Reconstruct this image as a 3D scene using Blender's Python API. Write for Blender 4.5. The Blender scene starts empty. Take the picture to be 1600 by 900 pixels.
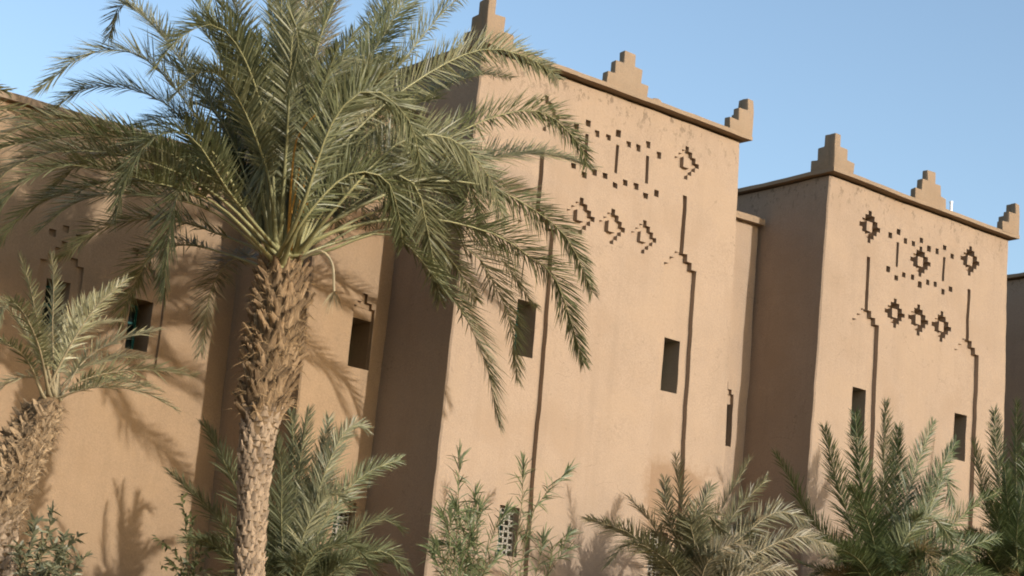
import bpy, bmesh, math, random
from mathutils import Vector, Matrix, noise

random.seed(7)
S = bpy.context.scene
COL = S.collection
EYE = 1.6

# ------------------------------------------------------------------ camera
YAW, PITCH, ROLL = math.radians(38.7), math.radians(10.1), math.radians(4.64)
FPX, CX, CY = 2837.0, 800.0, 600.0
FWD = Vector((math.sin(YAW)*math.cos(PITCH), math.cos(YAW)*math.cos(PITCH), math.sin(PITCH)))
RT0 = Vector((math.cos(YAW), -math.sin(YAW), 0))
UP0 = RT0.cross(FWD)
RT = math.cos(ROLL)*RT0 + math.sin(ROLL)*UP0
UP = -math.sin(ROLL)*RT0 + math.cos(ROLL)*UP0
cam = bpy.data.cameras.new('camera'); camo = bpy.data.objects.new('camera', cam); COL.objects.link(camo)
M = Matrix.Identity(4)
for i in range(3):
    M[i][0], M[i][1], M[i][2] = RT[i], UP[i], -FWD[i]
M[2][3] = EYE
camo.matrix_world = M
cam.sensor_width = 36.0; cam.lens = FPX/1600*36.0; cam.shift_y = (CY-450)/1600.0
cam.clip_start = 0.1; cam.clip_end = 4000
S.camera = camo

# ------------------------------------------------------------------ sky and sun
SUN_EL, SUN_T = math.radians(13.0), 0.155
tosun = Vector((SUN_T, -1, 0)).normalized()*math.cos(SUN_EL) + Vector((0, 0, math.sin(SUN_EL)))
W = bpy.data.worlds.new('World'); S.world = W; W.use_nodes = True
nt = W.node_tree; nt.nodes.clear()
sk = nt.nodes.new('ShaderNodeTexSky'); sk.sky_type = 'NISHITA'; sk.sun_disc = False
sk.sun_elevation = SUN_EL; sk.sun_rotation = math.atan2(tosun.x, tosun.y)
sk.altitude = 300; sk.air_density = 1.0; sk.dust_density = 2.0; sk.ozone_density = 1.3
bg = nt.nodes.new('ShaderNodeBackground'); bg.inputs['Strength'].default_value = 0.15
wo = nt.nodes.new('ShaderNodeOutputWorld')
nt.links.new(sk.outputs[0], bg.inputs[0]); nt.links.new(bg.outputs[0], wo.inputs[0])
sun = bpy.data.lights.new('sun', 'SUN'); sun.energy = 2.45; sun.angle = math.radians(0.7); sun.color = (1.0, 0.945, 0.88)
suno = bpy.data.objects.new('sun', sun); COL.objects.link(suno)
suno.rotation_euler = tosun.to_track_quat('Z', 'Y').to_euler()
S.view_settings.view_transform = 'Standard'; S.view_settings.look = 'None'
S.view_settings.exposure = 0.86; S.view_settings.gamma = 1.0
S.view_settings.use_curve_mapping = False
S.cycles.pixel_filter_type = 'BLACKMAN_HARRIS'; S.cycles.filter_width = 1.9
S.cycles.max_bounces = 5; S.cycles.diffuse_bounces = 4; S.cycles.glossy_bounces = 2; S.cycles.transmission_bounces = 3

# ------------------------------------------------------------------ helpers
def ray(x, y):
    return FWD + RT*((x-CX)/FPX) + UP*((CY-y)/FPX)
def at(x, y, Y):
    """point of the photograph's sight line (x, y) that lies Y metres in front of the camera, measured square to the walls"""
    d = ray(x, y); p = d*(Y/d.y)
    return Vector((p.x, p.y, p.z+EYE))
def tag(o, label=None, cat=None, group=None, kind=None):
    if label: o['label'] = label
    if cat: o['category'] = cat
    if group: o['group'] = group
    if kind: o['kind'] = kind
    return o
def empty(name, loc, label, cat, group=None):
    o = bpy.data.objects.new(name, None); COL.objects.link(o); o.location = loc; o.empty_display_size = .3
    return tag(o, label, cat, group)
def put(name, me, parent=None, local=None):
    """link a mesh whose vertices are in world space (local=None) under a parent"""
    o = bpy.data.objects.new(name, me); COL.objects.link(o)
    if parent is not None:
        o.parent = parent
        if local is None:
            b = Vector((0, 0, 0)); p = parent
            while p is not None: b = b + p.location; p = p.parent
            o.location = -b
        else: o.matrix_basis = local
    elif local is not None: o.matrix_basis = local
    return o
def mesh_of(bm, name, mats, smooth=None):
    me = bpy.data.meshes.new(name); bm.to_mesh(me); bm.free()
    for m in (mats if isinstance(mats, (list, tuple)) else [mats]): me.materials.append(m)
    if smooth is not None:
        for p in me.polygons: p.use_smooth = True
        me.set_sharp_from_angle(angle=math.radians(smooth))
    return me
def box(bm, x0, x1, y0, y1, z0, z1):
    v = [bm.verts.new(p) for p in ((x0,y0,z0),(x1,y0,z0),(x1,y1,z0),(x0,y1,z0),(x0,y0,z1),(x1,y0,z1),(x1,y1,z1),(x0,y1,z1))]
    for f in ((0,3,2,1),(4,5,6,7),(0,1,5,4),(1,2,6,5),(2,3,7,6),(3,0,4,7)): bm.faces.new([v[i] for i in f])
    return v

# ------------------------------------------------------------------ materials
def newmat(name):
    m = bpy.data.materials.new(name); m.use_nodes = True
    nt = m.node_tree; b = nt.nodes['Principled BSDF']
    return m, nt, b
def N(nt, t, **k):
    n = nt.nodes.new(t)
    for a, v in k.items():
        if a == 'inp':
            for kk, vv in v.items(): n.inputs[kk].default_value = vv
        else: setattr(n, a, v)
    return n
def ramp(nt, fac, stops):
    r = N(nt, 'ShaderNodeValToRGB'); e = r.color_ramp.elements
    while len(e) < len(stops): e.new(.5)
    for q, (p, c) in zip(e, stops): q.position = p; q.color = (*c, 1) if len(c) == 3 else c
    nt.links.new(fac, r.inputs[0]); return r.outputs[0]
def mix(nt, fac, a, b, typ='MIX'):
    m = N(nt, 'ShaderNodeMix', data_type='RGBA', blend_type=typ)
    for s, v in ((0, fac), (6, a), (7, b)):
        if hasattr(v, 'links'): nt.links.new(v, m.inputs[s])
        else: m.inputs[s].default_value = (*v, 1) if isinstance(v, tuple) and len(v) == 3 else v
    return m.outputs[2]
def noi(nt, co, scale, detail=4, rough=.55, vec=None):
    n = N(nt, 'ShaderNodeTexNoise', inp={'Scale': scale, 'Detail': detail, 'Roughness': rough})
    nt.links.new(co, n.inputs['Vector']); return n.outputs['Fac']

def plaster(name, col, top_z=None, stain=None, mott=.10):
    m, nt, b = newmat(name)
    geo = N(nt, 'ShaderNodeNewGeometry'); co = geo.outputs['Position']
    big = noi(nt, co, .55, 5, .6); med = noi(nt, co, 3.2, 6, .62); fine = noi(nt, co, 38, 4, .65)
    c1 = tuple(x*(1-mott) for x in col); c2 = tuple(min(1, x*(1+mott)) for x in col)
    base = ramp(nt, big, ((.3, c1), (.7, c2)))
    base = mix(nt, .55, base, ramp(nt, med, ((.3, tuple(x*.88 for x in col)), (.7, tuple(x*1.10 for x in col)))))
    base = mix(nt, .35, base, ramp(nt, fine, ((.35, tuple(x*.72 for x in col)), (.65, tuple(x*1.25 for x in col)))))
    # pale straw flecks mixed into the mud plaster
    mp = N(nt, 'ShaderNodeMapping', inp={'Scale': (1, 1, 1)}); nt.links.new(co, mp.inputs[0])
    vo = N(nt, 'ShaderNodeTexVoronoi', inp={'Scale': 16.0, 'Randomness': 1.0}); nt.links.new(mp.outputs[0], vo.inputs['Vector'])
    fleck = ramp(nt, vo.outputs['Distance'], ((.0, (1, 1, 1)), (.10, (0, 0, 0))))
    base = mix(nt, fleck, base, tuple(min(1, x*1.22) for x in col))
    # rain streaks, long in z
    ms = N(nt, 'ShaderNodeMapping', inp={'Scale': (2.6, 2.6, .16)}); nt.links.new(co, ms.inputs[0])
    st = noi(nt, ms.outputs[0], 1.6, 5, .6)
    base = mix(nt, ramp(nt, st, ((.50, (0, 0, 0)), (.76, (.36, .36, .36)))), base, tuple(x*.72 for x in col))
    # patched repairs: large soft-edged areas of a slightly different mix
    pt = noi(nt, co, .9, 2, .4)
    base = mix(nt, ramp(nt, pt, ((.52, (0, 0, 0)), (.66, (.4, .4, .4)))), base, (min(1, col[0]*1.07), col[1]*1.05, col[2]*1.0))
    base = mix(nt, ramp(nt, pt, ((.30, (.5, .5, .5)), (.44, (0, 0, 0)))), base, (col[0]*.90, col[1]*.87, col[2]*.83))
    # hairline cracks
    wv = N(nt, 'ShaderNodeTexVoronoi', feature='DISTANCE_TO_EDGE', inp={'Scale': .8}); dn = N(nt, 'ShaderNodeTexNoise', inp={'Scale': 2.5, 'Detail': 6}); nt.links.new(co, dn.inputs['Vector'])
    va = N(nt, 'ShaderNodeVectorMath', operation='ADD'); nt.links.new(co, va.inputs[0]); nt.links.new(dn.outputs['Color'], va.inputs[1]); nt.links.new(va.outputs[0], wv.inputs['Vector'])
    ckl = ramp(nt, wv.outputs['Distance'], ((.0, (1, 1, 1)), (.006, (0, 0, 0)))); ckm = ramp(nt, noi(nt, co, .7, 3, .5), ((.54, (0, 0, 0)), (.62, (.7, .7, .7))))
    base = mix(nt, mix(nt, 1.0, ckl, ckm, 'MULTIPLY'), base, tuple(x*.55 for x in col))
    # pocks and flaked spots
    pk = noi(nt, co, 7.5, 3, .5)
    base = mix(nt, ramp(nt, pk, ((.69, (0, 0, 0)), (.75, (.55, .55, .55)))), base, tuple(x*.70 for x in col))
    sep = N(nt, 'ShaderNodeSeparateXYZ'); nt.links.new(co, sep.inputs[0])
    if top_z:
        # crumbled, cracked plaster in the metre under the cornice
        mr = N(nt, 'ShaderNodeMapRange', inp={'From Min': top_z-.75, 'From Max': top_z-.05}); nt.links.new(sep.outputs['Z'], mr.inputs[0])
        mc = N(nt, 'ShaderNodeMapping', inp={'Scale': (3.4, 3.4, 2.0)}); nt.links.new(co, mc.inputs[0])
        ck = noi(nt, mc.outputs[0], 2.4, 8, .72)
        ckr = ramp(nt, ck, ((.565, (0, 0, 0)), (.60, (.85, .85, .85))))
        mm = N(nt, 'ShaderNodeMath', operation='MULTIPLY'); nt.links.new(mr.outputs[0], mm.inputs[0]); nt.links.new(ckr, mm.inputs[1])
        base = mix(nt, mm.outputs[0], base, tuple(x*.50 for x in col))
    if stain:
        x0, x1, z0, z1 = stain
        nx = noi(nt, co, 3.4, 7, .68)
        def edge(sock, lo, hi, soft, wob):
            a = N(nt, 'ShaderNodeMath', operation='MULTIPLY_ADD', inp={1: wob, 2: -wob*.5}); nt.links.new(nx, a.inputs[0])
            s = N(nt, 'ShaderNodeMath', operation='ADD'); nt.links.new(sock, s.inputs[0]); nt.links.new(a.outputs[0], s.inputs[1])
            u = N(nt, 'ShaderNodeMapRange', inp={'From Min': lo, 'From Max': lo+soft}); nt.links.new(s.outputs[0], u.inputs[0])
            v = N(nt, 'ShaderNodeMapRange', inp={'From Min': hi, 'From Max': hi-soft}); nt.links.new(s.outputs[0], v.inputs[0])
            w = N(nt, 'ShaderNodeMath', operation='MULTIPLY'); nt.links.new(u.outputs[0], w.inputs[0]); nt.links.new(v.outputs[0], w.inputs[1])
            return w.outputs[0]
        k = N(nt, 'ShaderNodeMath', operation='MULTIPLY')
        nt.links.new(edge(sep.outputs['X'], x0, x1, .34, 1.3), k.inputs[0]); nt.links.new(edge(sep.outputs['Z'], z0, z1, .24, .9), k.inputs[1])
        k2 = N(nt, 'ShaderNodeMath', operation='MULTIPLY', inp={1: .9}); nt.links.new(k.outputs[0], k2.inputs[0])
        base = mix(nt, k2.outputs[0], base, (col[0]*.74, col[1]*.66, col[2]*.58))
    nt.links.new(base, b.inputs['Base Color'])
    b.inputs['Roughness'].default_value = .95
    b.inputs['Specular IOR Level'].default_value = .12
    b1 = N(nt, 'ShaderNodeBump', inp={'Strength': .55, 'Distance': .02}); nt.links.new(med, b1.inputs['Height'])
    b2 = N(nt, 'ShaderNodeBump', inp={'Strength': .55, 'Distance': .006}); nt.links.new(fine, b2.inputs['Height']); nt.links.new(b1.outputs[0], b2.inputs['Normal'])
    nt.links.new(b2.outputs[0], b.inputs['Normal'])
    return m

WALLC = (.287, .215, .155)
M_T1 = plaster('mud_plaster_tower', WALLC, top_z=10.73+EYE, stain=(21.5, 23.15, 3.0+EYE, 4.62+EYE))
M_T2 = plaster('mud_plaster_second_tower', (.278, .209, .152), top_z=10.73+EYE)
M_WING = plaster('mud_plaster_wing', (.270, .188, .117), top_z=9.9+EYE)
M_CORN = plaster('weathered_cornice_plaster', (.240, .178, .122), mott=.16)

def simple(name, col, rough=.6, spec=.3, var=.15, scale=30, metal=0):
    m, nt, b = newmat(name); geo = N(nt, 'ShaderNodeNewGeometry')
    f = noi(nt, geo.outputs['Position'], scale, 4, .6)
    c = ramp(nt, f, ((.3, tuple(x*(1-var) for x in col)), (.7, tuple(min(1, x*(1+var)) for x in col))))
    nt.links.new(c, b.inputs['Base Color']); b.inputs['Roughness'].default_value = rough
    b.inputs['Specular IOR Level'].default_value = spec; b.inputs['Metallic'].default_value = metal
    return m
M_TEAL = simple('teal_painted_wood', (.03, .19, .18), .45)
M_WHITE = simple('dusty_whitewashed_iron', (.34, .31, .26), .7, var=.4)
M_PIPE = simple('white_plastic_pipe', (.8, .8, .8), .4, var=.05)
M_SAND = simple('dry_garden_soil', (.17, .095, .030), .95, .1, .25, 3)
M_SOIL = simple('trampled_path_sand', (.46, .34, .22), .95, .1, .2, 4)
m, nt, b = newmat('window_glass'); M_GLASS = m
b.inputs['Base Color'].default_value = (.02, .03, .03, 1); b.inputs['Roughness'].default_value = .08

def leafmat(name, col, dry=(.30, .23, .11), dryamt=.35, sheen=.45, trans=.22):
    """leaf blade: colour varies from leaflet to leaflet (attribute 'v') and from frond to frond"""
    m, nt, b = newmat(name); out = nt.nodes['Material Output']
    at_ = N(nt, 'ShaderNodeAttribute', attribute_name='v'); oi = N(nt, 'ShaderNodeObjectInfo')
    c = ramp(nt, at_.outputs['Fac'], ((0, tuple(x*.62 for x in col)), (.5, col), (1, tuple(x*1.5 for x in col))))
    a = N(nt, 'ShaderNodeMath', operation='MULTIPLY'); nt.links.new(at_.outputs['Fac'], a.inputs[0]); nt.links.new(oi.outputs['Random'], a.inputs[1])
    k = N(nt, 'ShaderNodeMapRange', inp={'From Min': .25, 'From Max': .95, 'To Max': dryamt}); nt.links.new(a.outputs[0], k.inputs[0])
    c = mix(nt, k.outputs[0], c, dry)
    g = ramp(nt, oi.outputs['Random'], ((0, (.78, .82, .72)), (1, (1.15, 1.12, 1.2))))
    c = mix(nt, 1.0, c, g, 'MULTIPLY')
    nt.links.new(c, b.inputs['Base Color']); b.inputs['Roughness'].default_value = sheen
    b.inputs['Specular IOR Level'].default_value = .45
    tr = N(nt, 'ShaderNodeBsdfTranslucent'); c2 = mix(nt, 1.0, c, (1.15, 1.25, .75), 'MULTIPLY'); nt.links.new(c2, tr.inputs[0])
    ms = N(nt, 'ShaderNodeMixShader', inp={0: trans}); nt.links.new(b.outputs[0], ms.inputs[1]); nt.links.new(tr.outputs[0], ms.inputs[2])
    nt.links.new(ms.outputs[0], out.inputs['Surface'])
    return m
L_MAIN = leafmat('date_palm_leaflet', (.138, .146, .076), dry=(.31, .255, .135), dryamt=.5)
L_PALE = leafmat('dusty_palm_leaflet', (.24, .23, .135), dryamt=.5)
L_BLUE = leafmat('glaucous_palm_leaflet', (.165, .178, .105), dryamt=.35)
L_DRY = leafmat('half_dry_palm_leaflet', (.145, .140, .084), dry=(.28, .225, .14), dryamt=.9)
L_DEAD = leafmat('dead_palm_leaflet', (.26, .195, .11), dry=(.36, .27, .16), dryamt=.9, sheen=.7)
L_DARK = leafmat('deep_green_palm_leaflet', (.086, .112, .048), dry=(.25, .21, .11), dryamt=.45)
L_REED = leafmat('reed_leaf', (.140, .165, .085), dryamt=.4)
L_OLEA = leafmat('grey_green_shrub_leaf', (.112, .120, .070), dryamt=.25)
L_SHRB = leafmat('dark_shrub_leaf', (.075, .085, .035), dryamt=.3)
M_RACH = simple('palm_leaf_stalk', (.225, .215, .105), .45, .4, .25, 6)
M_RACHP = simple('dry_palm_leaf_stalk', (.26, .215, .13), .6, .3, .25, 6)
M_ORANGE = simple('orange_fruit_stalk', (.44, .24, .055), .45, .4, .25, 8)
M_STEM = simple('shrub_stem', (.17, .13, .07), .8, .2, .3, 20)
M_BARK = simple('palm_trunk_core', (.13, .088, .05), .95, .1, .4, 14)
def bootmat(name, a, b_):
    m, nt, b = newmat(name); oi = N(nt, 'ShaderNodeObjectInfo'); tc = N(nt, 'ShaderNodeTexCoord')
    mp = N(nt, 'ShaderNodeMapping', inp={'Scale': (26, 26, 4)}); nt.links.new(tc.outputs['Object'], mp.inputs[0])
    f = noi(nt, mp.outputs[0], 2.0, 5, .65)
    c = ramp(nt, f, ((.28, tuple(x*.45 for x in a)), (.5, a), (.75, b_)))
    g = ramp(nt, oi.outputs['Random'], ((0, (.55, .52, .5)), (1, (1.2, 1.15, 1.1))))
    nt.links.new(mix(nt, 1.0, c, g, 'MULTIPLY'), b.inputs['Base Color'])
    b.inputs['Roughness'].default_value = .85; b.inputs['Specular IOR Level'].default_value = .2
    bp = N(nt, 'ShaderNodeBump', inp={'Strength': .8, 'Distance': .012}); nt.links.new(f, bp.inputs['Height']); nt.links.new(bp.outputs[0], b.inputs['Normal'])
    return m
M_BOOT = bootmat('old_leaf_base', (.185, .128, .074), (.33, .25, .155))
M_BOOTP = bootmat('pale_fibrous_leaf_base', (.25, .185, .115), (.37, .29, .19))
M_SCAR = bootmat('weathered_trunk_scale', (.255, .195, .135), (.35, .28, .205))
M_FIB = simple('trunk_fibre', (.25, .17, .09), .95, .1, .4, 40)

# ------------------------------------------------------------------ ground
bm = bmesh.new()
G = 1500
v = [bm.verts.new(p) for p in ((-G, -G, 0), (G, -G, 0), (G, G, 0), (-G, G, 0))]; bm.faces.new(v)
tag(put('ground', mesh_of(bm, 'ground', M_SAND)), kind='structure')

# ------------------------------------------------------------------ walls with real recesses
def wob(p):
    return p + noise.noise_vector(p*.55)*.020 + noise.noise_vector(p*2.3)*.012 + noise.noise_vector(p*7.1)*.004
class Wall:
    """solid block x0..x1, y0..y1, z0..z1 whose front (low y) carries recessed rectangles (xa, xb, za, zb, depth)"""
    def __init__(s, x0, x1, y0, y1, z0, z1, recs, bl=0, br=0):
        s.b = (x0, x1, y0, y1, z0, z1); s.recs = recs; s.bl, s.br = bl, br
    def warp(s, x, y, z):
        x0, x1, y0, y1, z0, z1 = s.b; h = z1-z
        wl = max(0, 1-(x-x0)/1.0); wr = max(0, 1-(x1-x)/1.0)
        return wob(Vector((x-s.bl*h*wl + s.br*h*wr, y, z)))
    def cuts(s, a, b, ex, step):
        c = {round(a, 4), round(b, 4)}
        for e in ex:
            if a < e < b: c.add(round(e, 4))
        base = sorted(c)
        for p, q in zip(base, base[1:]):
            n = int((q-p)/step)
            for k in range(1, n+1): c.add(round(p+(q-p)*k/(n+1), 4))
        return sorted(c)
    def build(s, name, mat):
        x0, x1, y0, y1, z0, z1 = s.b; ch = .025
        xs = s.cuts(x0, x1, [r[0] for r in s.recs]+[r[1] for r in s.recs]+[x0+ch, x1-ch], .28)
        zs = s.cuts(z0, z1, [r[2] for r in s.recs]+[r[3] for r in s.recs], .22)
        nx, nz = len(xs)-1, len(zs)-1
        dep = [[0.0]*nz for _ in range(nx)]
        for i in range(nx):
            xm = (xs[i]+xs[i+1])/2
            col = [r for r in s.recs if r[0] < xm < r[1]]
            if not col: continue
            for k in range(nz):
                zm = (zs[k]+zs[k+1])/2
                for r in col:
                    if r[2] < zm < r[3]: dep[i][k] = r[4]
        bm = bmesh.new(); vd = {}
        def V(i, k, d):
            key = (i, k, round(d, 4))
            if key not in vd:
                yy = y0+d + (ch if d == 0 and (i == 0 or i == nx) else 0)
                vd[key] = bm.verts.new(s.warp(xs[i], yy, zs[k]))
            return vd[key]
        def F(vs):
            if len(set(vs)) == len(vs):
                try: bm.faces.new(vs)
                except ValueError: pass
        for i in range(nx):
            for k in range(nz):
                d = dep[i][k]
                F([V(i,k,d), V(i+1,k,d), V(i+1,k+1,d), V(i,k+1,d)])
                if i+1 < nx and dep[i+1][k] != d:
                    e = dep[i+1][k]; q = [V(i+1,k,d), V(i+1,k,e), V(i+1,k+1,e), V(i+1,k+1,d)]; F(q)
                if k+1 < nz and dep[i][k+1] != d:
                    e = dep[i][k+1]; q = [V(i,k+1,d), V(i+1,k+1,d), V(i+1,k+1,e), V(i,k+1,e)]; F(q)
        ys = s.cuts(y0+ch, y1, [], .4)
        for xi, xx in ((0, x0), (nx, x1)):
            cols = [[V(xi, k, 0) if j == 0 else bm.verts.new(s.warp(xx, y, zs[k])) for k in range(nz+1)] for j, y in enumerate(ys)]
            for j in range(len(ys)-1):
                for k in range(nz): F([cols[j][k], cols[j+1][k], cols[j+1][k+1], cols[j][k+1]])
        F([bm.verts.new(s.warp(*p)) for p in ((x0,y1,z0),(x1,y1,z0),(x1,y1,z1),(x0,y1,z1))])
        F([bm.verts.new(s.warp(*p)) for p in ((x0,y0+ch,z1-.02),(x1,y0+ch,z1-.02),(x1,y1,z1-.02),(x0,y1,z1-.02))])
        bmesh.ops.remove_doubles(bm, verts=bm.verts, dist=.0005)
        bmesh.ops.recalc_face_normals(bm, faces=bm.faces)
        return mesh_of(bm, name, mat, 28)

def slab(name, pts, z0, z1, mat, step=.3, bev=.012):
    """a horizontal ledge: polygon pts (x, y) extruded z0..z1 with worn edges"""
    bm = bmesh.new()
    out = []
    n = len(pts)
    for i in range(n):
        a, b_ = Vector(pts[i]), Vector(pts[(i+1) % n]); L = (b_-a).length; k = max(1, int(L/step))
        for j in range(k): out.append(a+(b_-a)*j/k)
    lo = [bm.verts.new(wob(Vector((p.x, p.y, z0)))+noise.noise_vector(Vector((p.x*4, p.y*4, z0)))*.006) for p in out]
    hi = [bm.verts.new(wob(Vector((p.x, p.y, z1)))+noise.noise_vector(Vector((p.x*4, p.y*4, z1)))*.010) for p in out]
    m_ = len(out)
    for i in range(m_): bm.faces.new((lo[i], lo[(i+1) % m_], hi[(i+1) % m_], hi[i]))
    bm.faces.new(hi); bm.faces.new(lo[::-1])
    bmesh.ops.recalc_face_normals(bm, faces=bm.faces)
    return mesh_of(bm, name, mat)

def stepped(bm, axis, u0, w, v0, v1, z0, side):
    """stepped battlement: three tiers; axis 'x' or 'y' is the long direction. side: -1 steps fall to low u only, +1 to high u only, 0 both"""
    hs = (.245, .245, .235)
    z = z0
    for t, h in enumerate(hs):
        f = (1.0, .63, .27)[t]
        if side == 0: a, b_ = u0+w*(1-f)/2, u0+w-w*(1-f)/2
        elif side > 0: a, b_ = u0, u0+w*f
        else: a, b_ = u0+w*(1-f), u0+w
        zz0 = z - (0.0 if t == 0 else 0.0)
        if axis == 'x': box(bm, a, b_, v0, v1, zz0, z+h)
        else: box(bm, v0, v1, a, b_, zz0, z+h)
        z += h
def stepped_outline(us, side, w, z0):
    hs = (.245, .245, .235); fs = (1.0, .63, .27)
    left, right = [], []
    z = z0
    for h, f in zip(hs, fs):
        if side == 0: a, b_ = w*(1-f)/2, w-w*(1-f)/2
        elif side > 0: a, b_ = 0, w*f
        else: a, b_ = w*(1-f), w
        left += [(a, z), (a, z+h)]; right += [(b_, z), (b_, z+h)]; z += h
    pts = left + right[::-1]
    res = []
    for p in pts:
        if not res or (abs(res[-1][0]-p[0]) > 1e-5 or abs(res[-1][1]-p[1]) > 1e-5): res.append(p)
    return [(us+a, z) for a, z in res]
def prism(bm, axis, pts, v0, v1):
    mk = (lambda u, z, v: Vector((u, v, z))) if axis == 'x' else (lambda u, z, v: Vector((v, u, z)))
    jj = lambda p: wob(p)+noise.noise_vector(p*5.3+Vector((3, 7, 1)))*.022
    a = [bm.verts.new(jj(mk(u, z, v0))) for u, z in pts]; b_ = [bm.verts.new(jj(mk(u, z, v1))) for u, z in pts]
    n = len(pts)
    bm.faces.new(a); bm.faces.new(b_[::-1])
    for i in range(n): bm.faces.new((a[i], b_[i], b_[(i+1) % n], a[(i+1) % n]))
def merlon(parent, parts):
    bm = bmesh.new()
    for axis, us, w, side, v0, v1, z0 in parts: prism(bm, axis, stepped_outline(us, side, w, z0), v0, v1)
    bmesh.ops.recalc_face_normals(bm, faces=bm.faces)
    bmesh.ops.bevel(bm, geom=[e for e in bm.edges if e.calc_face_angle(0) > .6], offset=.024, segments=2, affect='EDGES', profile=.6)
    return put('merlon', mesh_of(bm, 'merlon', M_CORN, 40), parent)

def diamond(c, z, d, u=.088):
    out = []; c += random.uniform(-.015, .015); z += random.uniform(-.015, .015); u *= random.uniform(.97, 1.05); d *= random.uniform(.85, 1.15)
    for i in range(-3, 4):
        for j in range(-3, 4):
            if abs(i)+abs(j) <= 3: out.append((c+(i-.5)*u, c+(i+.5)*u, z+(j-.5)*u, z+(j+.5)*u, d))
    out.append((c-.95*u, c+.85*u, z-1.05*u, z+1.05*u, 0.0))
    return out
def sq(c, z, d, s=.11):
    c += random.uniform(-.010, .010); z += random.uniform(-.010, .010); w = s*random.uniform(.9, 1.14)/2; h = s*random.uniform(.9, 1.14)/2
    return [(c-w, c+w, z-h, z+h, d*random.uniform(.75, 1.2))]
def arch_panel(c, zlow, d, hw=.40, top=8.30, slot=9.38):
    r = [(c-hw, c+hw, zlow, top-.26, d), (c-hw*.70, c+hw*.70, top-.26, top-.13, d), (c-hw*.40, c+hw*.40, top-.13, top, d)]
    if slot: r.append((c-.05, c+.05, top, slot, d))
    return r
def window_parts(parent, c, zb, zt, yback, hw=.21, nm='window'):
    """wooden casement at the back of the opening with its panes"""
    bm = bmesh.new(); t = .045; y0, y1 = yback-.06, yback-.012
    box(bm, c-hw+.004, c-hw+t, y0, y1, zb+.004, zt-.004); box(bm, c+hw-t, c+hw-.004, y0, y1, zb+.004, zt-.004)
    box(bm, c-hw+t, c+hw-t, y0, y1, zb+.004, zb+t); box(bm, c-hw+t, c+hw-t, y0, y1, zt-t, zt-.004)
    box(bm, c-.02, c+.02, y0+.005, y1, zb+t, zt-t)
    zm = zb+(zt-zb)*.62
    box(bm, c-hw+t, c-.02, y0+.008, y1, zm-.018, zm+.018); box(bm, c+.02, c+hw-t, y0+.008, y1, zm-.018, zm+.018)
    wdw = put(nm, mesh_of(bm, nm, M_TEAL), parent)
    for a, b_ in ((c-hw+t, c-.02), (c+.02, c+hw-t)):
        for q0, q1 in ((zb+t, zm-.018), (zm+.018, zt-t)):
            bm = bmesh.new(); box(bm, a, b_, yback-.035, yback-.027, q0, q1)
            put('pane', mesh_of(bm, 'pane', M_GLASS), wdw)
    return wdw
def bar(bm, a, b_, r, n=5):
    a, b_ = Vector(a), Vector(b_); d = (b_-a).normalized(); s = d.orthogonal().normalized(); t = d.cross(s)
    A = [bm.verts.new(a+(s*math.cos(q)+t*math.sin(q))*r) for q in [2*math.pi*i/n for i in range(n)]]
    B = [bm.verts.new(b_+(s*math.cos(q)+t*math.sin(q))*r) for q in [2*math.pi*i/n for i in range(n)]]
    for i in range(n): bm.faces.new((A[i], A[(i+1) % n], B[(i+1) % n], B[i]))
    bm.faces.new(A[::-1]); bm.faces.new(B)
def grille(parent, c, zb, zt, y, hw=.205):
    """white iron grille: frame, uprights, cross bars and rings"""
    bm = bmesh.new(); n = 4; rows = 8
    for i in range(n+1):
        x = c-hw+2*hw*i/n; bar(bm, (x, y, zb), (x, y, zt), .009)
    for k in range(rows+1):
        z = zb+(zt-zb)*k/rows; bar(bm, (c-hw, y+.004, z), (c+hw, y+.004, z), .008)
    for i in range(n):
        for k in range(rows):
            if (i+k) % 2: continue
            x = c-hw+2*hw*(i+.5)/n; z = zb+(zt-zb)*(k+.5)/rows; pts = [(x+.038*math.cos(a), y-.004, z+.038*math.sin(a)) for a in [math.pi/4*j for j in range(8)]]
            for j in range(8): bar(bm, pts[j], pts[(j+1) % 8], .006, 4)
    return put('window_grille', mesh_of(bm, 'window_grille', M_WHITE, 40), parent)

E_ = EYE
def up(recs): return [(a, b_, c+E_, d+E_, e) for a, b_, c, d, e in recs]

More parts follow.
